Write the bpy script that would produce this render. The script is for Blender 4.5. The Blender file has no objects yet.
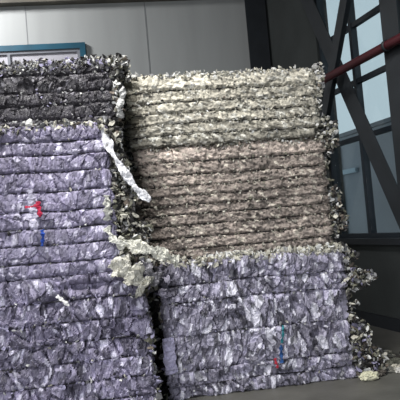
import bpy, bmesh, math, random
import numpy as np
from mathutils import Vector, Matrix
random.seed(7)
scene = bpy.context.scene
COL = scene.collection

# ------------------------------------------------------------------ helpers
def link(o, parent=None):
    COL.objects.link(o)
    if parent is not None: o.parent = parent
    return o
def tag(o, label=None, cat=None, group=None, kind=None):
    if label: o['label'] = label
    if cat: o['category'] = cat
    if group: o['group'] = group
    if kind: o['kind'] = kind
    return o
def mesh_obj(name, verts, faces, mat, parent=None, cols=None, smooth=False):
    me = bpy.data.meshes.new(name)
    verts = np.asarray(verts, dtype=np.float32)
    if isinstance(faces, np.ndarray):
        n, k = faces.shape
        me.vertices.add(len(verts)); me.vertices.foreach_set('co', verts.ravel())
        me.loops.add(n * k); me.loops.foreach_set('vertex_index', faces.astype(np.int32).ravel())
        me.polygons.add(n); me.polygons.foreach_set('loop_start', np.arange(0, n * k, k, dtype=np.int32))
        me.update(calc_edges=True)
    else:
        me.from_pydata([tuple(v) for v in verts], [], faces)
    if cols is not None:
        a = me.color_attributes.new('Tone', 'FLOAT_COLOR', 'POINT')
        c = np.ones((len(verts), 4), dtype=np.float32); c[:, :3] = cols
        a.data.foreach_set('color', c.ravel())
    me.polygons.foreach_set('use_smooth', np.full(len(me.polygons), smooth))
    me.materials.append(mat); me.validate()
    return link(bpy.data.objects.new(name, me), parent)
def bm_obj(name, bm, mat, parent=None, smooth=False):
    me = bpy.data.meshes.new(name); bmesh.ops.recalc_face_normals(bm, faces=bm.faces)
    bm.to_mesh(me); bm.free(); me.materials.append(mat)
    for p in me.polygons: p.use_smooth = smooth
    return link(bpy.data.objects.new(name, me), parent)
def add_box(bm, lo, hi, bevel=0.0):
    r = bmesh.ops.create_cube(bm, size=1)
    vs = r['verts']
    for v in vs:
        v.co = Vector([(lo[i] + hi[i]) / 2 + v.co[i] * (hi[i] - lo[i]) for i in range(3)])
    if bevel > 0:
        es = list({e for v in vs for e in v.link_edges})
        bmesh.ops.bevel(bm, geom=es, offset=bevel, segments=2, affect='EDGES')
def box(name, lo, hi, mat, parent=None, bevel=0.0):
    bm = bmesh.new(); add_box(bm, lo, hi, bevel); return bm_obj(name, bm, mat, parent)
def bar_bm(bm, a, b, w, d, updir=(0, 1, 0)):
    """rectangular section bar from a to b; w across, d along updir"""
    a, b = Vector(a), Vector(b); t = (b - a).normalized(); u = Vector(updir); s = t.cross(u).normalized(); u = s.cross(t).normalized()
    vs = []
    for p in (a, b):
        for i, j in ((-1, -1), (1, -1), (1, 1), (-1, 1)):
            vs.append(bm.verts.new(p + s * i * w / 2 + u * j * d / 2))
    for q in ((0, 1, 2, 3), (7, 6, 5, 4), (0, 4, 5, 1), (1, 5, 6, 2), (2, 6, 7, 3), (3, 7, 4, 0)):
        bm.faces.new([vs[i] for i in q])
def tube(name, pts, r, mat, parent=None, n=8, closed=False):
    pts = [Vector(p) for p in pts]; m = len(pts); V = []; F = []
    for i, p in enumerate(pts):
        if closed: t = (pts[(i + 1) % m] - pts[i - 1]).normalized()
        else: t = (pts[min(i + 1, m - 1)] - pts[max(i - 1, 0)]).normalized()
        u = Vector((0, 0, 1)) if abs(t.z) < .9 else Vector((0, 1, 0))
        s = t.cross(u).normalized(); u = s.cross(t)
        for k in range(n):
            a = 2 * math.pi * k / n; V.append(p + s * math.cos(a) * r + u * math.sin(a) * r)
    for i in range(m if closed else m - 1):
        j = (i + 1) % m
        for k in range(n):
            l = (k + 1) % n; F.append((i * n + k, i * n + l, j * n + l, j * n + k))
    if not closed:
        F.append(tuple(range(n - 1, -1, -1))); F.append(tuple((m - 1) * n + k for k in range(n)))
    return mesh_obj(name, V, F, mat, parent, smooth=True)

# ------------------------------------------------------------------ numpy noise
def h3(ix, iy, iz, seed):
    x = (ix.astype(np.int64) * 73856093) ^ (iy.astype(np.int64) * 19349663) ^ (iz.astype(np.int64) * 83492791) ^ (seed * 2654435761 & 0x7fffffff)
    x = (x ^ (x >> 13)) * 1274126177 & 0x7fffffffffff
    x = (x ^ (x >> 16)) * 668265263 & 0x7fffffffffff
    x = x ^ (x >> 15)
    return (x & 0xffffff) / float(0x1000000)
def vnoise(P, seed=0):
    i = np.floor(P); f = P - i; f = f * f * (3 - 2 * f); i = i.astype(np.int64); r = 0
    for a in (0, 1):
        for b in (0, 1):
            for c in (0, 1):
                w = (f[:, 0] if a else 1 - f[:, 0]) * (f[:, 1] if b else 1 - f[:, 1]) * (f[:, 2] if c else 1 - f[:, 2])
                r = r + w * h3(i[:, 0] + a, i[:, 1] + b, i[:, 2] + c, seed)
    return r * 2 - 1
def fbm(P, seed=0, oct=3):
    r = 0; a = 1.0; s = 0
    for k in range(oct):
        r = r + a * vnoise(P * 2 ** k, seed + k * 17); s += a; a *= .5
    return r / s
def cells(P, seed=0):
    """jittered cells: returns nearest cell key (id arrays), vector to its centre, F1, F2-F1"""
    i0 = np.floor(P).astype(np.int64); best = np.full(len(P), 1e9); sec = best.copy()
    key = np.zeros((len(P), 3), dtype=np.int64); vec = np.zeros((len(P), 3))
    for a in (-1, 0, 1):
        for b in (-1, 0, 1):
            for c in (-1, 0, 1):
                q = i0 + np.array([a, b, c])
                ce = np.stack([q[:, k] + .1 + .8 * h3(q[:, 0], q[:, 1], q[:, 2], seed + 5 + k) for k in range(3)], 1)
                v = P - ce; d = np.sqrt((v ** 2).sum(1))
                m = d < best
                sec = np.where(m, best, np.minimum(sec, d)); best = np.where(m, d, best)
                key[m] = q[m]; vec[m] = v[m]
    return key, vec, best, sec - best
def rnd(key, seed): return h3(key[:, 0], key[:, 1], key[:, 2], seed)
def lin(c):
    c = np.asarray(c, float) / 255
    return np.where(c <= .04045, c / 12.92, ((c + .055) / 1.055) ** 2.4)

# ------------------------------------------------------------------ materials
def mat(name, color=(.5, .5, .5), rough=.6, metal=0, tone=False, noise=0.0, nscale=8, bump=0.0, bscale=60, stretch=(1, 1, 1), spec=.5):
    m = bpy.data.materials.new(name); m.use_nodes = True; nt = m.node_tree; N = nt.nodes; L = nt.links
    bs = N['Principled BSDF']; bs.inputs['Roughness'].default_value = rough; bs.inputs['Metallic'].default_value = metal
    bs.inputs['Specular IOR Level'].default_value = spec
    tc = N.new('ShaderNodeTexCoord'); mp = N.new('ShaderNodeMapping'); mp.inputs['Scale'].default_value = stretch
    L.new(tc.outputs['Object'], mp.inputs['Vector'])
    if tone:
        a = N.new('ShaderNodeAttribute'); a.attribute_name = 'Tone'; src = a.outputs['Color']
    else:
        g = N.new('ShaderNodeRGB'); g.outputs[0].default_value = (*color, 1); src = g.outputs[0]
    nz = N.new('ShaderNodeTexNoise'); nz.inputs['Scale'].default_value = nscale; nz.inputs['Detail'].default_value = 6
    L.new(mp.outputs[0], nz.inputs['Vector'])
    mr = N.new('ShaderNodeMapRange'); mr.inputs['From Min'].default_value = .3; mr.inputs['From Max'].default_value = .7
    mr.inputs['To Min'].default_value = 1 - noise; mr.inputs['To Max'].default_value = 1 + noise
    L.new(nz.outputs['Fac'], mr.inputs['Value'])
    vm = N.new('ShaderNodeVectorMath'); vm.operation = 'SCALE'; L.new(src, vm.inputs[0]); L.new(mr.outputs[0], vm.inputs['Scale'])
    L.new(vm.outputs[0], bs.inputs['Base Color'])
    if bump > 0:
        n2 = N.new('ShaderNodeTexNoise'); n2.inputs['Scale'].default_value = bscale; n2.inputs['Detail'].default_value = 4
        L.new(mp.outputs[0], n2.inputs['Vector'])
        b = N.new('ShaderNodeBump'); b.inputs['Strength'].default_value = bump; b.inputs['Distance'].default_value = .01
        L.new(n2.outputs['Fac'], b.inputs['Height']); L.new(b.outputs[0], bs.inputs['Normal'])
    return m
def L3(*c): return tuple(lin(c))
M = dict(
    plastic=mat('pressed_plastic', tone=True, rough=.42, noise=.22, nscale=26, stretch=(1.6, 1.6, .7), bump=.8, bscale=55),
    paper=mat('pressed_paper', tone=True, rough=.85, noise=.25, nscale=30, stretch=(1, 1, 2.2), bump=.9, bscale=70),
    scrap=mat('scrap_paper', tone=True, rough=.7, noise=.2, nscale=30, bump=.5, bscale=80),
    wire=mat('dark_wire', L3(34, 32, 36), rough=.5, metal=.6, noise=.2),
    floor=mat('concrete_floor', L3(92, 91, 86), rough=.55, noise=.3, nscale=2.2, bump=.25, bscale=25),
    wall=mat('wall_panel', L3(160, 162, 160), rough=.6, noise=.06, nscale=1.3, stretch=(3, 3, .5), bump=.05, bscale=8),
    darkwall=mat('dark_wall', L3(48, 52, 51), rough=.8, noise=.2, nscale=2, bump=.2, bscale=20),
    ceil=mat('ceiling_sheet', L3(90, 92, 92), rough=.8, noise=.1),
    steel=mat('dark_steel', L3(40, 44, 48), rough=.5, metal=.2, noise=.2, nscale=5, bump=.1),
    beam=mat('rusty_beam', L3(92, 88, 78), rough=.7, noise=.35, nscale=3),
    seam=mat('wall_joint', L3(128, 130, 130), rough=.7, noise=.1),
    teal=mat('teal_paint', L3(18, 76, 96), rough=.45, noise=.2, nscale=4),
    blind=mat('pale_blind', L3(178, 176, 182), rough=.8, noise=.06, nscale=4),
    gframe=mat('grey_frame', L3(120, 122, 128), rough=.6, noise=.1),
    red=mat('red_paint', L3(84, 22, 32), rough=.45, noise=.2, nscale=6),
    black=mat('black_frame', L3(24, 32, 40), rough=.45, noise=.1),
    sill=mat('dark_sill', L3(22, 26, 32), rough=.6, noise=.15),
    neigh=mat('render_wall', L3(168, 170, 176), rough=.9, noise=.08, nscale=1),
    neigh2=mat('pale_trim', L3(190, 205, 215), rough=.8, noise=.05),
    yard=mat('yard_ground', L3(110, 112, 110), rough=.9, noise=.2),
)
def glass_mat():
    m = bpy.data.materials.new('window_glass'); m.use_nodes = True; nt = m.node_tree; N = nt.nodes; L = nt.links
    N.remove(N['Principled BSDF']); o = N['Material Output']
    t = N.new('ShaderNodeBsdfTransparent'); t.inputs[0].default_value = (.92, .95, .96, 1)
    g = N.new('ShaderNodeBsdfGlossy'); g.inputs['Roughness'].default_value = .08
    x = N.new('ShaderNodeMixShader'); x.inputs[0].default_value = .06
    L.new(t.outputs[0], x.inputs[1]); L.new(g.outputs[0], x.inputs[2]); L.new(x.outputs[0], o.inputs[0])
    return m
M['glass'] = glass_mat()

# ------------------------------------------------------------------ camera (phone held at 1.35 m, tipped up and rolled a little)
F_PX = 600.0; PITCH = math.atan(25 / F_PX); ROLL = math.radians(5)
cam = bpy.data.cameras.new('camera'); cam.sensor_width = 36; cam.lens = F_PX / 400 * 36
co = link(bpy.data.objects.new('camera', cam)); scene.camera = co
co.matrix_world = Matrix.Translation((0, 0, 1.35)) @ Matrix.Rotation(math.pi / 2 + PITCH, 4, 'X') @ Matrix.Rotation(-ROLL, 4, 'Z')
cam.clip_start = .05

# ------------------------------------------------------------------ setting
YAW = math.radians(8)
def structure(o): o['kind'] = 'structure'; return o
structure(box('floor', (-6, -6, -.1), (5.2, 12.5, 0), M['floor']))
structure(box('ceiling', (-6, -6, 5.9), (5.2, 12.5, 6.0), M['ceil']))
structure(box('wall_left', (-5.0, -6, 0), (-4.85, 8.5, 5.9), M['darkwall']))
structure(box('wall_rear', (-5, -6.2, 0), (5.2, -6, 5.9), M['darkwall']))
CX, CY = 1.24, 9.4
# back wall in its own frame: x runs right along the wall from the corner (negative = left)
bw = box('wall_back', (-6.2, 0, 0), (0.35, .15, 5.9), M['wall']); bw.location = (CX, CY, 0); bw.rotation_euler.z = YAW; structure(bw)
def on_back(o): o.location = (CX, CY, 0); o.rotation_euler.z = YAW; return structure(o)
on_back(box('trim_1', (-3.652, -.004, .2), (-3.64, .0, 4.86), M['seam']))
on_back(box('trim_2', (-1.862, -.005, .2), (-1.845, .0, 4.86), M['seam']))
# roof beam across the top of the back wall
bm = bmesh.new()
add_box(bm, (-6.1, -.16, 4.86), (-.2, .0, 4.89)); add_box(bm, (-6.1, -.09, 4.89), (-.2, -.07, 5.14)); add_box(bm, (-6.1, -.16, 5.14), (-.2, .0, 5.17))
rb = bm_obj('roof_beam', bm, M['beam']); rb.location = (CX, CY, 0); rb.rotation_euler.z = YAW
tag(rb, 'long brownish steel beam running along the top of the grey back wall', 'beam')
# teal framed window high on the back wall, blind drawn
wn = bpy.data.objects.new('window_1', None); link(wn); on_back(wn)
bm = bmesh.new()
x0, x1, z0, z1 = -5.0, -2.80, 3.1, 4.25
add_box(bm, (x0, -.07, z1 - .085), (x1, 0, z1)); add_box(bm, (x0, -.07, z0), (x1, 0, z0 + .085))
add_box(bm, (x0, -.07, z0 + .085), (x0 + .085, 0, z1 - .085)); add_box(bm, (x1 - .085, -.07, z0 + .085), (x1, 0, z1 - .085))
bm_obj('window_frame', bm, M['teal'], wn)
bm = bmesh.new()
add_box(bm, (x0 + .085, -.045, z1 - .13), (x1 - .085, -.015, z1 - .085)); add_box(bm, (x1 - .125, -.045, z0 + .085), (x1 - .085, -.015, z1 - .13))
add_box(bm, (x0 + .085, -.045, z0 + .085), (x0 + .125, -.015, z1 - .13)); add_box(bm, (-3.95, -.045, z0 + .085), (-3.91, -.015, z1 - .13))
bm_obj('sash', bm, M['gframe'], wn)
box('blind', (x0 + .085, -.012, z0 + .085), (x1 - .085, -.002, z1 - .085), M['blind'], wn)

# side wall frame: x = along the wall from the corner toward the viewer, y = outward, z up
SA = math.radians(-73.7)
def on_side(o): o.location = (CX, CY, 0); o.rotation_euler.z = SA; return o
S0, S1, SILL, TOP = 1.66, 6.4, 1.03, 5.2
bm = bmesh.new()
add_box(bm, (0.0, 0, 0), (S0, .2, 5.9)); add_box(bm, (S0, 0, 0), (S1, .2, SILL)); add_box(bm, (S0, 0, TOP), (S1, .2, 5.9)); add_box(bm, (S1, 0, 0), (11.8, .2, 5.9))
structure(on_side(bm_obj('wall_right', bm, M['darkwall'])))
w2 = bpy.data.objects.new('window_2', None); link(w2); structure(on_side(w2))
bm = bmesh.new()
for z in (3.56, 2.89, 2.226, 4.23): add_box(bm, (S0 + .05, .05, z - .028), (S1 - .05, .11, z + .028))
for s in (2.42, 4.3, 5.3): add_box(bm, (s - .03, .04, SILL + .04), (s + .03, .12, TOP - .04))
bm_obj('glazing_bar', bm, M['black'], w2)
bm = bmesh.new()
add_box(bm, (S0, .03, SILL), (S0 + .05, .13, TOP)); add_box(bm, (S1 - .05, .03, SILL), (S1, .13, TOP)); add_box(bm, (S0 + .05, .03, TOP - .05), (S1 - .05, .13, TOP)); add_box(bm, (S0 + .05, .03, SILL), (S1 - .05, .13, SILL + .05))
bm_obj('window_frame', bm, M['black'], w2)
box('window_sill', (S0 - .06, -.1, SILL - .07), (S1 + .06, .03, SILL), M['sill'], w2)
box('pane', (S0 + .05, .078, SILL + .05), (S1 - .05, .084, TOP - .05), M['glass'], w2)
structure(on_side(box('baseboard_right', (0.1, -.03, 0), (9, 0, .14), M['sill'])))

# H-section columns
def column(loc, rz, w, name, label):
    bm = bmesh.new(); h = w / 2
    add_box(bm, (-h, -h, 0), (h, -h + .02, 5.88)); add_box(bm, (-h, h - .02, 0), (h, h, 5.88)); add_box(bm, (-.012, -h + .02, 0), (.012, h - .02, 5.88))
    root = bpy.data.objects.new(name, None); link(root); root.location = loc; root.rotation_euler.z = rz
    bm_obj('shaft', bm, M['steel'], root); box('base_plate', (-h - .05, -h - .05, 0), (h + .05, h + .05, .02), M['steel'], root)
    tag(root, label, 'column'); return root
def side_pt(s, n, z=0): # n inward
    return (CX + s * math.cos(SA) + n * math.sin(SA), CY + s * math.sin(SA) - n * math.cos(SA), z)
column(side_pt(.05, .17), YAW, .32, 'steel_column', 'dark steel column in the corner where the grey back wall ends')
column(side_pt(3.74, .20), SA, .27, 'steel_column', 'dark steel column in front of the tall window at right edge')

# X bracing between the columns, one object per diagonal
def diag(a, b, n, w, label):
    bm = bmesh.new(); bar_bm(bm, (a[0], -n, a[1]), (b[0], -n, b[1]), w, .012); bar_bm(bm, (a[0], -n + .05, a[1]), (b[0], -n + .05, b[1]), .014, .09)
    o = on_side(bm_obj('brace', bm, M['steel'])); return tag(o, label, 'brace', 'crossed diagonal braces before the window')
diag((.8, 5.85), (3.46, 1.02),   .12, .24, 'dark diagonal steel brace sloping down to the right across the tall window')
diag((3.5, 4.83), (1.0, .78),   .24, .15, 'dark diagonal steel brace sloping up to the right across the tall window')

# red pipe with brackets
pr = bpy.data.objects.new('red_pipe', None); link(pr); on_side(pr)
tag(pr, 'dark red painted pipe running level in front of the tall window', 'pipe')
tube('pipe_run', [(2.25, -.41, 2.90), (6.6, -.41, 2.90)], .045, M['red'], pr, 16)
for s in (2.40, 3.75): tube('clamp', [(s, -.41, 2.90), (s + .03, -.41, 2.90)], .056, M['steel'], pr, 16)

# neighbour building outside
nb = bpy.data.objects.new('neighbour_building', None); link(nb); on_side(nb)
tag(nb, 'plain grey building wall seen outside through the tall window', 'building')
box('wall', (-9, 3.0, 0), (9, 3.4, 3.05), M['neigh'], nb)
bm = bmesh.new(); add_box(bm, (-9, 2.93, 3.0), (9, 3.0, 3.08)); bm_obj('coping', bm, M['gframe'], nb)
bm = bmesh.new(); add_box(bm, (-3.62, 2.94, .2), (-3.2, 3.0, 2.95)); bm_obj('pilaster', bm, M['neigh2'], nb)
bm = bmesh.new(); add_box(bm, (-3.2, 2.92, 2.18), (-2.55, 3.0, 2.28)); bm_obj('ledge', bm, M['neigh2'], nb)
yg = box('yard', (-9, .2, -.1), (9, 3.0, -.02), M['yard']); on_side(yg); yg['kind'] = 'structure'

# ------------------------------------------------------------------ bales
def rounded(P, n_face): return P
def make_bale(name, label, corner, W, D, H, lines, style, pal, seed, group, lean=0.0, res=.0075, groove=.016, z0=0.0, rough=1.0, hollows=(), sag=0.0, con=1.0, cs=1.0):
    """corner = front right (x,y) of the base; lines = heights of the baling wires"""
    c, s = math.cos(YAW), math.sin(YAW)
    root = bpy.data.objects.new(name, None); link(root)
    root.location = (corner[0] + c * (-W / 2) - s * (D / 2), corner[1] + s * (-W / 2) + c * (D / 2), z0); root.rotation_euler.z = YAW
    tag(root, label, 'bale', group)
    xs = np.linspace(-W / 2, W / 2, int(W / res)); zs = np.linspace(0, H, int(H / res))
    ys = np.concatenate([np.linspace(-D / 2, -D / 2 + .45, int(.45 / res)), np.linspace(-D / 2 + .45, D / 2, 26)[1:]])
    V = []; Fc = []; Nn = []; off = 0
    def grid(A, B, fn, n, flip):
        nonlocal off
        a, b = np.meshgrid(A, B, indexing='ij'); P = fn(a.ravel(), b.ravel()); V.append(P); Nn.append(np.tile(n, (len(P), 1)))
        i = np.arange(len(A) - 1)[:, None] * len(B) + np.arange(len(B) - 1)[None, :]; i = i.ravel() + off
        q = np.stack([i, i + len(B), i + len(B) + 1, i + 1], 1)
        Fc.append(q[:, ::-1] if flip else q); off += len(P)
    o = np.ones
    grid(xs, zs, lambda a, b: np.stack([a, -D / 2 + 0 * a, b], 1), (0, -1, 0), False)
    grid(xs, zs, lambda a, b: np.stack([a, D / 2 + 0 * a, b], 1), (0, 1, 0), True)
    grid(ys, zs, lambda a, b: np.stack([W / 2 + 0 * a, a, b], 1), (1, 0, 0), False)
    grid(ys, zs, lambda a, b: np.stack([-W / 2 + 0 * a, a, b], 1), (-1, 0, 0), True)
    grid(xs, ys, lambda a, b: np.stack([a, b, H + 0 * a], 1), (0, 0, 1), False)
    grid(xs, ys, lambda a, b: np.stack([a, b, 0 * a], 1), (0, 0, -1), True)
    P = np.concatenate(V); Nf = np.concatenate(Nn).astype(float); Fq = np.concatenate(Fc)
    # soft normal near edges so that the displacement agrees on shared edges
    R = .05; half = np.array([W / 2, D / 2, H / 2]); Q = P - np.array([0, 0, H / 2])
    inner = np.clip(Q, -(half - R), half - R); dn = Q - inner; ln = np.linalg.norm(dn, axis=1, keepdims=True); dn = dn / np.maximum(ln, 1e-6)
    Pr = inner + dn * R + np.array([0, 0, H / 2])
    col, disp = surface(P, dn, lines, style, pal, seed, H, groove, rough, hollows, con, cs)
    P2 = Pr + dn * disp[:, None]
    P2[:, 2] = np.maximum(P2[:, 2], 0.002); P2[:, 2] = np.minimum(P2[:, 2], H + .015)
    if sag: P2[:, 2] -= sag * np.maximum(0, P[:, 0] / W) * (P2[:, 2] / H)
    P2[:, 0] += lean * (P[:, 0] / W + .5) * (1 - P[:, 2] / H)
    body = mesh_obj('bale_body', P2, Fq, M['paper' if style == 'paper' else 'plastic'], root, cols=col, smooth=(style == 'paper'))
    for z in lines:
        pts = []; rr = random.Random(seed * 31 + int(z * 1000))
        def add(ax, ay, bx, by, n):
            for k in range(n):
                t = k / n; x = ax + (bx - ax) * t; y = ay + (by - ay) * t; pts.append([x, y, z])
        e = .012 if style == 'plastic' else .010
        hx, hy = W / 2 - e, D / 2 - e; k = .045
        add(-hx + k, -hy, hx - k, -hy, 60); add(hx, -hy + k, hx, hy - k, 20); add(hx - k, hy, -hx + k, hy, 12); add(-hx, hy - k, -hx, -hy + k, 20)
        pa = np.array(pts); wv = wave(pa, seed)
        out = np.array([p - np.array([0, 0, 0]) for p in pa]); out[:, 2] = z - wv
        out[:, 0] += lean * (pa[:, 0] / W + .5) * (1 - z / H)
        tube('baling_wire', out, .0045, M['wire'], root, 6, closed=True)
    return root, dict(W=W, D=D, H=H, lean=lean)
def wave(P, seed):
    return .012 * vnoise(np.stack([P[:, 0] * 2.3, P[:, 1] * 2.3, np.full(len(P), seed * 1.7)], 1), seed + 90) + .005 * vnoise(np.stack([P[:, 0] * 9, P[:, 1] * 9, P[:, 2] * 2], 1), seed + 91)
def surface(P, dn, lines, style, pal, seed, H, groove, rough=1.0, hollows=(), con=1.0, cs=1.0):
    zw = P[:, 2] + wave(P, seed)
    if style == 'paper': zw = zw + .007 * vnoise(np.stack([P[:, 0] * 42, P[:, 1] * 42, P[:, 2] * 6], 1), seed + 92) + .007 * vnoise(np.stack([P[:, 0] * 17, P[:, 1] * 17, P[:, 2] * 4], 1), seed + 93)
    ls = np.array(lines)
    dist = np.min(np.abs(zw[:, None] - ls[None, :]), axis=1)
    edges = np.concatenate([[0], np.sort(ls), [H + .02]]); idx = np.clip(np.searchsorted(edges, zw) - 1, 0, len(edges) - 2)
    t = np.clip((zw - edges[idx]) / (edges[idx + 1] - edges[idx]), 0, 1)
    Pw = P + .02 * np.stack([fbm(P * 9, seed + 1), fbm(P * 9, seed + 2), fbm(P * 9, seed + 3)], 1)
    base, c2, c3, pt, deep = pal
    a = np.clip(.5 + .9 * fbm(P * 4, seed + 80, 3), 0, 1)[:, None]
    col = lin(base) * (1 - a) + lin(c2) * a
    big = .5 + .5 * vnoise(P * 2.2, seed + 81)
    col = col * (.78 + .44 * big)[:, None]
    if style == 'plastic':
        S = np.stack([Pw[:, 0] / .12, Pw[:, 1] / .12, idx * 7.3 + .5 + .7 * t], 1)
        k1, v1, f1, e1 = cells(S, seed + 11)
        th = (rnd(k1, 61) - .5) * 1.3
        hx = Pw[:, 0] + Pw[:, 1]
        u = hx * np.cos(th) - Pw[:, 2] * np.sin(th); w_ = hx * np.sin(th) + Pw[:, 2] * np.cos(th); yy = Pw[:, 0] - Pw[:, 1]
        S2 = np.stack([u / (.036 * cs), yy / (.08 * cs), w_ / (.085 * cs) + rnd(k1, 62) * 40], 1)
        k2, v2, f2, e2 = cells(S2, seed + 12)
        S3 = np.stack([u / (.017 * cs), yy / (.03 * cs), w_ / (.036 * cs) + rnd(k1, 62) * 90], 1); k3, v3, f3, e3 = cells(S3, seed + 13)
        T = lambda k, q: np.stack([rnd(k, q) - .5, rnd(k, q + 1) - .5, rnd(k, q + 2) - .5], 1)
        d = .020 * (rnd(k1, 31) - .5) + .030 * (T(k1, 21) * v1).sum(1)
        d += .018 * (rnd(k2, 32) - .5) + .042 * (T(k2, 24) * v2).sum(1)
        d += .007 * (rnd(k3, 33) - .5) + .022 * (T(k3, 27) * v3).sum(1)
        d += -.026 * np.exp(-(e1 / .07) ** 2) * (rnd(k1, 34) > .45)
        fold = 1 - np.abs(fbm(np.stack([u * 24, yy * 12, w_ * 7], 1), seed + 40, 2)) * 2.2
        d += .010 * fold
        d *= rough
        keep = np.clip(.85 + .8 * fbm(P * 3.5, seed + 66, 2) - .5 * (rough - 1), .1, 1)
        d += .012 * np.sqrt(np.clip(4 * t * (1 - t), 0, 1)) * keep
        d -= groove * np.exp(-(dist / .008) ** 2) * keep
        pits = np.clip(fbm(P * 6.5, seed + 60, 2) * 2.2 - .75, 0, 1)
        d -= .06 * pits
        r1 = rnd(k1, 51)[:, None]; r2 = rnd(k2, 52)[:, None]; r3 = rnd(k3, 53)[:, None]
        col = col * (1 + con * (.52 * r1 - .26)) * (1 + con * (1.0 * r2 - .5)) * (1 + con * (.64 * r3 - .32))
        col = np.where((rnd(k2, 54) < pt)[:, None], lin(c3) * (.75 + .4 * r3), col)
        col = np.where((rnd(k3, 57) < pt * .8)[:, None], lin(c3) * 1.05, col)
        dk = (rnd(k2, 55) < deep)[:, None] | (rnd(k3, 56) < deep)[:, None]
        col = np.where(dk, col * (1 - .75 * con), col)
    else:
        S = np.stack([Pw[:, 0] / .11, Pw[:, 1] / .11, idx * 7.3 + .5 + .7 * t], 1)
        k1, v1, f1, e1 = cells(S, seed + 11)
        sl = Pw[:, 2] + .35 * Pw[:, 0]
        S2 = np.stack([Pw[:, 0] / .040, Pw[:, 1] / .04, sl / .020 + idx * 3.7], 1)
        k2, v2, f2, e2 = cells(S2, seed + 12)
        S3 = np.stack([Pw[:, 0] / .019, Pw[:, 1] / .019, sl / .011], 1); k3, v3, f3, e3 = cells(S3, seed + 13)
        T = lambda k, q: np.stack([rnd(k, q) - .5, rnd(k, q + 1) - .5, rnd(k, q + 2) - .5], 1)
        d = .022 * (rnd(k1, 31) - .5) + .016 * (rnd(k2, 32) - .5) + .019 * (T(k2, 24) * v2).sum(1) + .008 * (rnd(k3, 33) - .5) + .014 * (T(k3, 27) * v3).sum(1)
        bite = np.clip(.75 + 1.1 * vnoise(np.stack([P[:, 0] * 9, P[:, 1] * 9, idx * 3.3], 1), seed + 71), .25, 1.6)
        d += .017 * np.clip(1 - t, 0, 1) ** .7 * np.clip(t / .12, 0, 1) + .010 * fbm(P * 5, seed + 50, 2)
        d -= groove * np.exp(-(dist / .0075) ** 2) * bite
        lc = (.84 + .32 * h3(idx, idx * 0, idx * 0, seed))[:, None] * np.where(idx == len(ls), 1.25, 1.0)[:, None] * np.where(idx == 0, .9, 1.0)[:, None]
        r1 = rnd(k1, 51)[:, None]; r2 = rnd(k2, 52)[:, None]; r3 = rnd(k3, 53)[:, None]
        col = col * lc * (.88 + .24 * r1) * (.72 + .56 * r2) * (.78 + .44 * r3)
        col = np.where((rnd(k2, 54) < pt)[:, None], lin(c3) * (.8 + .4 * r3), col)
        dk = (rnd(k2, 55) < deep)[:, None] | (rnd(k3, 56) < deep * .7)[:, None]
        col = np.where(dk, col * .3, col)
    for (hx_, hz_, rx, rz, dp) in hollows:
        q = ((P[:, 0] - hx_) / rx) ** 2 + ((P[:, 2] - hz_) / rz) ** 2 + .5 * fbm(P * 14, seed + 99, 2)
        d -= dp * np.exp(-np.clip(q, 0, 20) ** 1.5) * (dn[:, 1] < -.3)
    return np.clip(col, 0, .88), d

# scrap generator: many small crumpled flakes in one mesh
_ico = None
def ico_base():
    global _ico
    if _ico is None:
        bm = bmesh.new(); bmesh.ops.create_icosphere(bm, subdivisions=1, radius=1)
        bm.verts.ensure_lookup_table()
        _ico = (np.array([v.co[:] for v in bm.verts]), np.array([[v.index for v in f.verts] for f in bm.faces])); bm.free()
    return _ico
def flakes(name, pts, sizes, cols, mat_, parent, seed, flat=.28, kind=None):
    rs = np.random.RandomState(seed); B, Fb = ico_base(); nb = len(B); V = []; Fs = []; C = []
    for i, (p, s_, c) in enumerate(zip(pts, sizes, cols)):
        q = B * (1 + rs.uniform(-.4, .4, (nb, 1))) * np.array([1.15, rs.uniform(.4, .95), flat * rs.uniform(.3, .9)])
        q[:, 2] += .7 * np.abs(q[:, 0] + rs.uniform(-.3, .3)) * rs.uniform(-1, 1) + .3 * q[:, 1] * rs.uniform(-1, 1)
        R = np.array(Matrix.Rotation(rs.uniform(0, 6.28), 3, 'Z') @ Matrix.Rotation(rs.uniform(0, 6.28), 3, 'X') @ Matrix.Rotation(rs.uniform(0, 6.28), 3, 'Y'))
        V.append(q @ R.T * s_ + p); Fs.append(Fb + i * nb); C.append(np.tile(c, (nb, 1)) * rs.uniform(.85, 1.12, (nb, 1)))
    o = mesh_obj(name, np.concatenate(V), np.concatenate(Fs), mat_, parent, cols=np.clip(np.concatenate(C), 0, .92))
    if kind: o['kind'] = kind
    return o
def pick(rs, n, pal):
    cs = [lin(c) for c, w in pal]; w = np.array([w for c, w in pal], float); w /= w.sum()
    return [cs[k] * rs.uniform(.75, 1.15) for k in rs.choice(len(cs), n, p=w)]
WHITE, CREAM, OLIVE, BROWN, DARKC, LAV, GREY = (205, 205, 202), (184, 181, 168), (112, 111, 96), (106, 96, 86), (38, 36, 36), (150, 146, 172), (120, 120, 122)
PALE = [(WHITE, 4), (CREAM, 5), (OLIVE, 2), (BROWN, 1), (DARKC, 2), (GREY, 2)]
DIRTY = [(WHITE, 1.5), (CREAM, 2.5), (OLIVE, 3), (BROWN, 2), (DARKC, 5), (GREY, 2)]
LAVP = [(WHITE, 3), (CREAM, 1.5), (LAV, 5), (GREY, 3), (DARKC, 2)]

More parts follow.
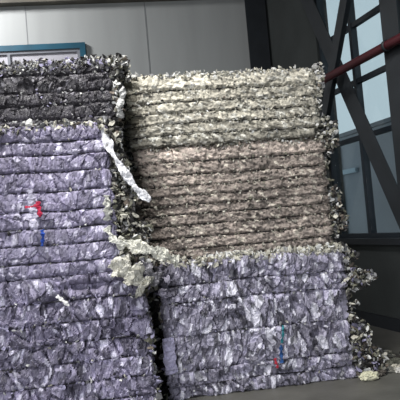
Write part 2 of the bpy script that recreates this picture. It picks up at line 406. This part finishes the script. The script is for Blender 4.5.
def top_fringe(root, g, pal, n, seed, depth=.18, size=(.012, .03), up=.03, name='ragged_top'):
    rs = np.random.RandomState(seed); W, D, H = g['W'], g['D'], g['H']
    pts = np.stack([rs.uniform(-W / 2, W / 2, n), -D / 2 - .012 + depth * rs.uniform(0, 1, n) ** 1.6, H + rs.uniform(-.035, up, n)], 1)
    pts[:, 2] += .018 * vnoise(np.stack([pts[:, 0] * 8, pts[:, 1] * 0, pts[:, 0] * 0 + seed], 1), 3)
    return flakes(name, pts, rs.uniform(*size, n), pick(rs, n, pal), M['scrap'], root, seed, .4, 'stuff')
def end_fringe(root, g, side, prof, pal, seed, size=(.015, .035), name='ragged_end', depth=.5, front=.03):
    """prof: list of (z, reach outward, half height, count)"""
    rs = np.random.RandomState(seed); W, D, H = g['W'], g['D'], g['H']; P = []; S = []
    for (z, reach, hh, n) in prof:
        zz = rs.normal(0, hh * .5, n); rr = reach * np.clip(1 - (zz / (hh * 1.3)) ** 2, .1, 1) * rs.uniform(0, 1, n) ** .8
        x = side * (W / 2 + rr) ; x = x + g['lean'] * (1 - z / H) * (side > 0)
        y = -D / 2 - front + depth * rs.uniform(0, 1, n) ** 1.3
        P.append(np.stack([x, y, np.clip(z + zz, .02, H + .03)], 1)); S.append(rs.uniform(*size, n))
    P = np.concatenate(P); S = np.concatenate(S)
    return flakes(name, P, S, pick(rs, len(P), pal), M['scrap'], root, seed, .4, 'stuff')
def line_flakes(root, g, lines, pal, n, seed, size=(.006, .014), name='loose_flakes'):
    rs = np.random.RandomState(seed); W, D, H = g['W'], g['D'], g['H']
    zz = np.array(lines)[rs.randint(0, len(lines), n)] + rs.normal(0, .014, n)
    P = np.stack([rs.uniform(-W / 2 + .02, W / 2 - .02, n), np.full(n, -D / 2 - .012) + rs.uniform(-.01, .012, n), zz], 1)
    P[:, 0] += g['lean'] * (P[:, 0] / W + .5) * (1 - zz / H)
    return flakes(name, P, rs.uniform(*size, n), pick(rs, n, pal), M['scrap'], root, seed, .35, 'stuff')

# palettes: base, second, accent, accent share, dark share
P_LAV = ((148, 141, 166), (126, 122, 142), (200, 196, 214), .08, .03)
P_LAV2 = ((147, 141, 165), (122, 118, 136), (202, 199, 216), .08, .06)
P_LAVR = ((150, 146, 164), (124, 122, 136), (208, 207, 218), .10, .08)
P_DARK = ((58, 55, 60), (78, 76, 80), (120, 118, 124), .04, .12)
P_CREAM = ((182, 177, 163), (162, 158, 146), (212, 210, 200), .14, .06)
P_BROWN = ((164, 152, 143), (140, 130, 123), (194, 186, 173), .12, .07)
GRP = None
L1, gL1 = make_bale('compressed_bale', 'lavender plastic bale at lower left, bottom of the left stack', (-.46, 4.26), 1.62, .85, 1.06,
                    [.20, .34, .48, .62, .76, .91], 'plastic', P_LAV2, 3, GRP, lean=.02, rough=1.05, con=.75, cs=1.35, groove=.02,
                    hollows=[(.42, 1.0, .16, .035, .09), (.22, .90, .06, .06, .09), (.30, .28, .07, .07, .07), (.62, .62, .05, .10, .05), (-.25, .55, .07, .05, .05)])
L2, gL2 = make_bale('compressed_bale', 'lavender plastic bale with red and blue scraps, middle of the left stack', (-.635, 4.28), 1.50, .82, 1.065,
                    [.10, .225, .34, .46, .60, .74, .86, .955], 'plastic', P_LAV, 8, GRP, lean=.02, z0=1.075, rough=.5, con=.6, cs=1.25, groove=.02)
L3, gL3 = make_bale('compressed_bale', 'thin dark charcoal bale with ragged top, topmost of the left stack', (-.58, 4.40), 1.52, .7, .475,
                    [.06, .16, .255, .385], 'plastic', P_DARK, 12, GRP, z0=2.155, rough=.55, con=.55, cs=1.1, groove=.018)
R1, gR1 = make_bale('compressed_bale', 'silvery lavender plastic bale at lower right, bottom of the right stack', (1.13, 4.96), 1.505, 1.1, 1.06,
                    [.10, .215, .49, .75, .89], 'plastic', P_LAVR, 21, GRP, sag=.05, rough=1.0, con=.85, cs=1.4,
                    hollows=[(.25, .10, .10, .03, .05), (.74, .6, .04, .12, .05)])
M2, gM2 = make_bale('compressed_bale', 'brownish layered paper bale, middle of the right stack', (1.12, 5.20), 1.66, 1.0, .93,
                    [.07, .165, .27, .36, .44, .52, .60, .69, .80], 'paper', P_BROWN, 34, GRP, z0=1.085, groove=.028, hollows=[(-.22, .04, .11, .03, .07), (-.84, .4, .05, .5, .1)])
M1, gM1 = make_bale('compressed_bale', 'cream layered paper bale, topmost of the right stack', (1.10, 5.18), 1.66, 1.0, .60,
                    [.09, .185, .275, .365, .465], 'paper', P_CREAM, 47, GRP, z0=2.025, groove=.028, hollows=[(-.82, .32, .11, .22, .16)])

# ragged edges
top_fringe(L3, gL3, [(WHITE, 2), (CREAM, 2), (GREY, 4), (DARKC, 4), (OLIVE, 1), (LAV, 2)], 620, 101, up=.03, size=(.010, .026))
top_fringe(L3, dict(gL3, H=.44), [(WHITE, 2), (GREY, 5), (DARKC, 3), (OLIVE, 1), (LAV, 2)], 700, 131, depth=.03, up=.035, size=(.009, .022), name='ragged_front')
top_fringe(L2, gL2, PALE, 420, 102, depth=.12, up=.02)
top_fringe(M1, gM1, [(WHITE, 6), (CREAM, 6), (OLIVE, 1), (GREY, 2)], 700, 103, up=.02, size=(.008, .022))
top_fringe(R1, gR1, [(WHITE, 4), (CREAM, 8), (OLIVE, 1), (BROWN, 1)], 900, 104, depth=.26, up=.035)
top_fringe(M2, gM2, [(WHITE, 2), (CREAM, 4), (OLIVE, 2), (BROWN, 2)], 300, 105, depth=.05, up=.01, size=(.008, .018))
line_flakes(L3, gL3, [.06, .16, .255, .385], [(WHITE, 3), (GREY, 3), (LAV, 2)], 140, 111)
line_flakes(L2, gL2, [.10, .225, .34, .46, .60, .74, .86, .955], LAVP, 120, 112)
line_flakes(L1, gL1, [.20, .34, .48, .62, .76, .91], LAVP, 260, 113, size=(.008, .02))
line_flakes(R1, gR1, [.10, .215, .49, .75, .89], LAVP, 160, 114)
line_flakes(M2, gM2, [.07, .165, .27, .36, .44, .52, .60, .69, .80], [(CREAM, 6), (OLIVE, 2), (BROWN, 3), (DARKC, 2)], 900, 115)
line_flakes(M1, gM1, [.09, .185, .275, .365, .465], [(CREAM, 7), (WHITE, 3), (OLIVE, 3), (BROWN, 1), (DARKC, 1)], 700, 116)
B_ = (.010, .030)
end_fringe(M1, gM1, 1, [(.56, .07, .10, 260), (.45, .06, .08, 120), (.33, .0, .05, 30), (.24, .03, .05, 40), (.06, .15, .12, 400)], PALE, 121, size=(.009, .028))
end_fringe(M2, gM2, 1, [(.88, .12, .10, 240), (.70, .02, .08, 30), (.40, .10, .14, 260), (.20, .15, .14, 400)], DIRTY, 122, size=(.009, .028))
end_fringe(R1, gR1, 1, [(1.0, .12, .07, 300), (.80, .26, .10, 420), (.60, .10, .10, 120), (.35, .18, .16, 420), (.12, .30, .16, 800)], DIRTY + [(WHITE, 2), (LAV, 1.5), (DARKC, 2)], 123, size=B_)
end_fringe(M1, gM1, -1, [(.55, .03, .12, 110), (.30, .03, .14, 120), (.08, .03, .12, 100)], DIRTY + [(DARKC, 8)], 124, front=.0)  # extra dark scraps: shade of the gap between stacks put into their colour
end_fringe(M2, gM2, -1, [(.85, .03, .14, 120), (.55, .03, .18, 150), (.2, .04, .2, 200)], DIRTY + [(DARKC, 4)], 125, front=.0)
end_fringe(R1, gR1, -1, [(.98, .10, .1, 200), (.75, .10, .2, 500), (.45, .10, .2, 500), (.15, .10, .2, 400)], DIRTY + [(LAV, 2), (DARKC, 12)], 126, size=(.012, .04), depth=.9, front=-.05)  # mostly dark scraps added to fill the gap, its shade painted in their colour
end_fringe(L3, gL3, 1, [(.46, .14, .08, 420), (.30, .07, .1, 260), (.1, .07, .1, 260)], DIRTY + [(WHITE, 3)], 127, depth=.6, front=.0, size=B_)
end_fringe(L2, gL2, 1, [(.98, .10, .12, 220), (.75, .14, .16, 600), (.5, .19, .16, 800), (.25, .25, .18, 1000), (.05, .27, .08, 400)], DIRTY + [(CREAM, 3), (WHITE, 1.5), (DARKC, 3)], 128, depth=.7, front=.0, size=(.009, .032))
end_fringe(L1, gL1, 1, [(.98, .08, .1, 160), (.6, .05, .2, 120), (.2, .05, .2, 90)], DIRTY + [(LAV, 6)], 129, depth=.6, front=.0, size=B_)

# ------------------------------------------------------------------ crumpled sheets and lumps (individual things / parts)
def crumpled_sheet(name, path, width, color, seed, parent=None, thick=.006, amp=.018, wob=1.0):
    """a torn sheet following a path of points, crumpled, with real thickness"""
    path = [Vector(p) for p in path]; n = 48; m = 18; V = []; rs = random.Random(seed)
    tt = [i / (n - 1) * (len(path) - 1) for i in range(n)]
    C_ = []
    for t in tt:
        k = min(int(t), len(path) - 2); C_.append(path[k].lerp(path[k + 1], t - k))
    for i in range(n):
        T = (C_[min(i + 1, n - 1)] - C_[max(i - 1, 0)]).normalized(); Nn = Vector((.25, -1, .25)).normalized(); S = T.cross(Nn).normalized(); Nn = S.cross(T)
        wdt = width * (1 - .28 * wob + wob * (.3 * math.sin(i * .37 + seed) + .12 * rs.uniform(-1, 1))) * (1 if 0 < i < n - 1 else .6)
        for j in range(m):
            u = j / (m - 1) - .5
            V.append(C_[i] + S * u * wdt - Nn * (-.35 * width * (.25 - u * u)))
    V = np.array([v[:] for v in V]); q = V / .05
    k, v, f, e = cells(q, seed); tl = np.stack([rnd(k, 3) - .5, rnd(k, 4) - .5, rnd(k, 5) - .5], 1)
    d = amp * 2.6 * (tl * v).sum(1) + amp * 1.2 * fbm(V * 22, seed, 2) + amp * .5 * (1 - 2 * np.abs(vnoise(V * np.array([38, 38, 70]), seed)))
    V[:, 0] += amp * .7 * fbm(V * 31, seed + 2, 2)
    V[:, 1] -= d; V[:, 2] += .4 * d
    i = (np.arange(n - 1)[:, None] * m + np.arange(m - 1)[None, :]).ravel(); Fq = np.stack([i, i + m, i + m + 1, i + 1], 1)
    col = np.tile(lin(color), (len(V), 1)) * (.8 + .3 * rnd(k, 9))[:, None]
    o = mesh_obj(name, V, Fq, M['scrap'], parent, cols=col)
    md = o.modifiers.new('thick', 'SOLIDIFY'); md.thickness = thick; md.offset = 0
    return o
def lump(name, loc, scale, color, seed, parent=None, amp=.35, mat_='scrap'):
    bm = bmesh.new(); bmesh.ops.create_icosphere(bm, subdivisions=4, radius=1); V = np.array([v.co[:] for v in bm.verts]); Fb = np.array([[v.index for v in f.verts] for f in bm.faces]); bm.free()
    k, v, f, e = cells(V * 2.1 + seed, seed); tl = np.stack([rnd(k, 3) - .5, rnd(k, 4) - .5, rnd(k, 5) - .5], 1)
    k2, v2, f2, e2 = cells(V * np.array([4.5, 4.5, 2.4]) + seed, seed + 4); t2 = np.stack([rnd(k2, 3) - .5, rnd(k2, 4) - .5, rnd(k2, 5) - .5], 1)
    d = amp * (.9 * (rnd(k, 6) - .5) + 1.2 * (tl * v).sum(1)) + amp * .45 * ((rnd(k2, 6) - .5) + 1.4 * (t2 * v2).sum(1))
    V2 = V * (1 + d)[:, None] * np.array(scale)
    V2[:, 2] = np.maximum(V2[:, 2], -scale[2] * .85)
    col = np.tile(lin(color), (len(V), 1)) * (.75 + .35 * rnd(k2, 9))[:, None]
    o = mesh_obj(name, V2, Fb, M[mat_], parent, cols=col); o.location = loc
    return o
def at(px, py, Y):
    fw = Vector((0, math.cos(PITCH), math.sin(PITCH))); up = Vector((0, -math.sin(PITCH), math.cos(PITCH))); rt = Vector((1, 0, 0))
    R_ = rt * math.cos(ROLL) - up * math.sin(ROLL); U_ = rt * math.sin(ROLL) + up * math.cos(ROLL)
    d = fw + R_ * ((px - 200) / F_PX) + U_ * ((200 - py) / F_PX); d = d * (Y / d.y)
    return Vector((d.x, d.y, d.z + 1.35))

o = crumpled_sheet('torn_sheet', [at(103, 128, 4.30), at(110, 150, 4.27), at(124, 172, 4.27), at(137, 190, 4.30), at(150, 201, 4.34)], .07, (216, 216, 220), 5, amp=.010)
tag(o, 'long torn white sheet hanging diagonally down the right corner of the left stack', 'torn sheet')
o = crumpled_sheet('torn_sheet', [at(118, 241, 4.28), at(135, 246, 4.24), at(152, 251, 4.24), at(166, 256, 4.30), at(178, 262, 4.40)], .11, (208, 207, 196), 9)
tag(o, 'crumpled off-white sheet bridging the gap between the two stacks', 'torn sheet')
o = crumpled_sheet('torn_sheet', [at(107, 228, 4.26), at(112, 238, 4.23), at(120, 246, 4.22), at(128, 243, 4.24)], .06, (206, 206, 198), 14)
tag(o, 'small crumpled white scrap left of the long off-white sheet', 'torn sheet')
o = crumpled_sheet('crumpled_wad', [at(113, 262, 4.22), at(124, 268, 4.17), at(136, 277, 4.17), at(146, 288, 4.22)], .19, (204, 202, 192), 41, amp=.032)
tag(o, 'crumpled off-white paper wad stuck to the left stack corner below the long sheet', 'wad of paper')
o = crumpled_sheet('crumpled_wad', [at(138, 262, 4.26), at(148, 270, 4.24), at(158, 284, 4.26)], .12, (140, 138, 144), 44, amp=.03)
tag(o, 'greyer crumpled wad right of the off-white wad, over the gap', 'wad of paper')
o = crumpled_sheet('torn_sheet', [at(124, 88, 4.36), at(122, 97, 4.34), at(119, 107, 4.34), at(121, 117, 4.36)], .05, (205, 205, 202), 17)
tag(o, 'white torn scrap on the right corner of the dark top bale', 'torn sheet')
o = crumpled_sheet('torn_sheet', [at(168, 338, 4.66), at(169, 350, 4.65), at(170, 362, 4.65), at(172, 374, 4.66)], .10, (182, 178, 206), 23, amp=.008, wob=.25)
tag(o, 'pale lavender film hanging at the left corner of the lower right bale', 'plastic film')
o = crumpled_sheet('torn_sheet', [at(57, 296, 4.06), at(62, 300, 4.05), at(69, 306, 4.06)], .028, (225, 224, 222), 26, amp=.006)
tag(o, 'short bright white strip poking out of the lower left bale', 'torn strip')

o = crumpled_sheet('torn_sheet', [at(106, 196, 4.28), at(108, 208, 4.25), at(107, 220, 4.26)], .06, (196, 196, 188), 47, amp=.022)
tag(o, 'dull white torn flap at the left stack corner, above the small crumpled scrap', 'torn sheet')
# coloured scraps: parts of the two bales
def local_scrap(root, px, py, Y, w, color, seed, name, label, pathpx):
    inv = (Matrix.Translation(root.location) @ Matrix.Rotation(YAW, 4, 'Z')).inverted()
    o = crumpled_sheet(name, [inv @ at(a, b, Y) for a, b in pathpx], w, color, seed, root, amp=.006, thick=.003); o['label'] = label
local_scrap(L2, 0, 0, 4.095, .035, (178, 26, 66), 31, 'plastic_scrap', 'crimson plastic scrap', [(38, 201), (39, 208), (40, 217)])
local_scrap(L2, 0, 0, 4.085, .022, (170, 24, 60), 32, 'plastic_scrap', 'crimson plastic scrap', [(25, 207), (32, 207), (38, 205)])
local_scrap(L2, 0, 0, 4.085, .03, (26, 70, 160), 33, 'plastic_scrap', 'blue plastic scrap', [(42, 230), (43, 236), (42, 246)])
local_scrap(L2, 0, 0, 4.085, .06, (190, 186, 205), 34, 'plastic_scrap', 'pale film scrap', [(30, 190), (32, 205), (36, 218)])
local_scrap(R1, 0, 0, 4.80, .035, (36, 76, 130), 35, 'plastic_scrap', 'blue plastic scrap', [(281, 345), (281, 352), (282, 363)])
local_scrap(R1, 0, 0, 4.80, .025, (40, 120, 130), 36, 'plastic_scrap', 'teal plastic scrap', [(283, 325), (283, 334), (282, 343)])
local_scrap(R1, 0, 0, 4.80, .025, (190, 50, 70), 37, 'plastic_scrap', 'red plastic scrap', [(275, 358), (276, 363), (278, 368)])

# ------------------------------------------------------------------ scraps on the floor
rs = np.random.RandomState(5)
protos = []
for k in range(6):
    c = [(190, 186, 172), (150, 148, 138), (112, 112, 100), (204, 202, 196), (96, 90, 84), (60, 60, 60)][k]
    o = lump('paper_scrap', (0, 0, 0), (.035 + .01 * (k % 3), .024, .016), c, 50 + k, amp=.5); protos.append(o)
spots = []
i = 0
while i < 74:
    if i < 46: x = 1.20 + rs.uniform(0, .4); y = rs.uniform(4.95, 5.5)
    else: x = 1.40 + rs.uniform(0, .75); y = 5.55 + rs.normal(0, .10)
    if any((x - a) ** 2 + (y - b) ** 2 < .045 ** 2 for a, b in spots): continue
    spots.append((x, y)); i += 1
for i, (x, y) in enumerate(spots):
    p = protos[i % 6]
    o = p if i < 6 else link(p.copy())
    if o.name not in COL.objects: link(o)
    sc = rs.uniform(.6, 1.5); o.scale = (sc, sc, sc); o.rotation_euler = (0, 0, rs.uniform(0, 6.28)); o.location = (x, y, .016 * .85 * sc + .001)
    tag(o, 'small crumpled paper scrap lying on the concrete floor right of the stacks', 'paper scrap', 'paper scraps littering the floor')
tag(lump('paper_wad', at(370, 382, 4.86) * 1, (.075, .05, .035), (208, 206, 180), 71), 'larger cream paper wad on the floor at the lower right bale corner', 'wad of paper')
bpy.data.objects['paper_wad'].location.z = .031

# ------------------------------------------------------------------ light
w = bpy.data.worlds.new('world'); scene.world = w; w.use_nodes = True
bg = w.node_tree.nodes['Background']; bg.inputs[0].default_value = (.64, .79, .86, 1); bg.inputs[1].default_value = .82
def area(name, loc, target, size, power, color, sy=None, spread=180):
    l = bpy.data.lights.new(name, 'AREA'); l.energy = power; l.color = color; l.size = size; l.spread = math.radians(spread)
    if sy: l.shape = 'RECTANGLE'; l.size_y = sy
    o = link(bpy.data.objects.new(name, l)); o.location = loc
    o.rotation_euler = (Vector(target) - Vector(loc)).to_track_quat('-Z', 'Y').to_euler(); return o
area('open_door_daylight', (-2.2, -4.5, 2.6), (-.3, 5, .3), 3.5, 120, (.93, .95, 1), 2.6, 85)
area('ceiling_lamp', (-.9, 2.6, 5.6), (-.1, 4.5, 1.2), 1.0, 95, (1, .985, .96), None, 95)
area('ceiling_lamp', (-3.8, 6.9, 5.7), (-3.9, 8.7, 3.6), .8, 255, (.98, .98, 1))

vs = scene.view_settings; vs.view_transform = 'Standard'; vs.look = 'None'; vs.exposure = 0; vs.gamma = 1; vs.use_curve_mapping = False
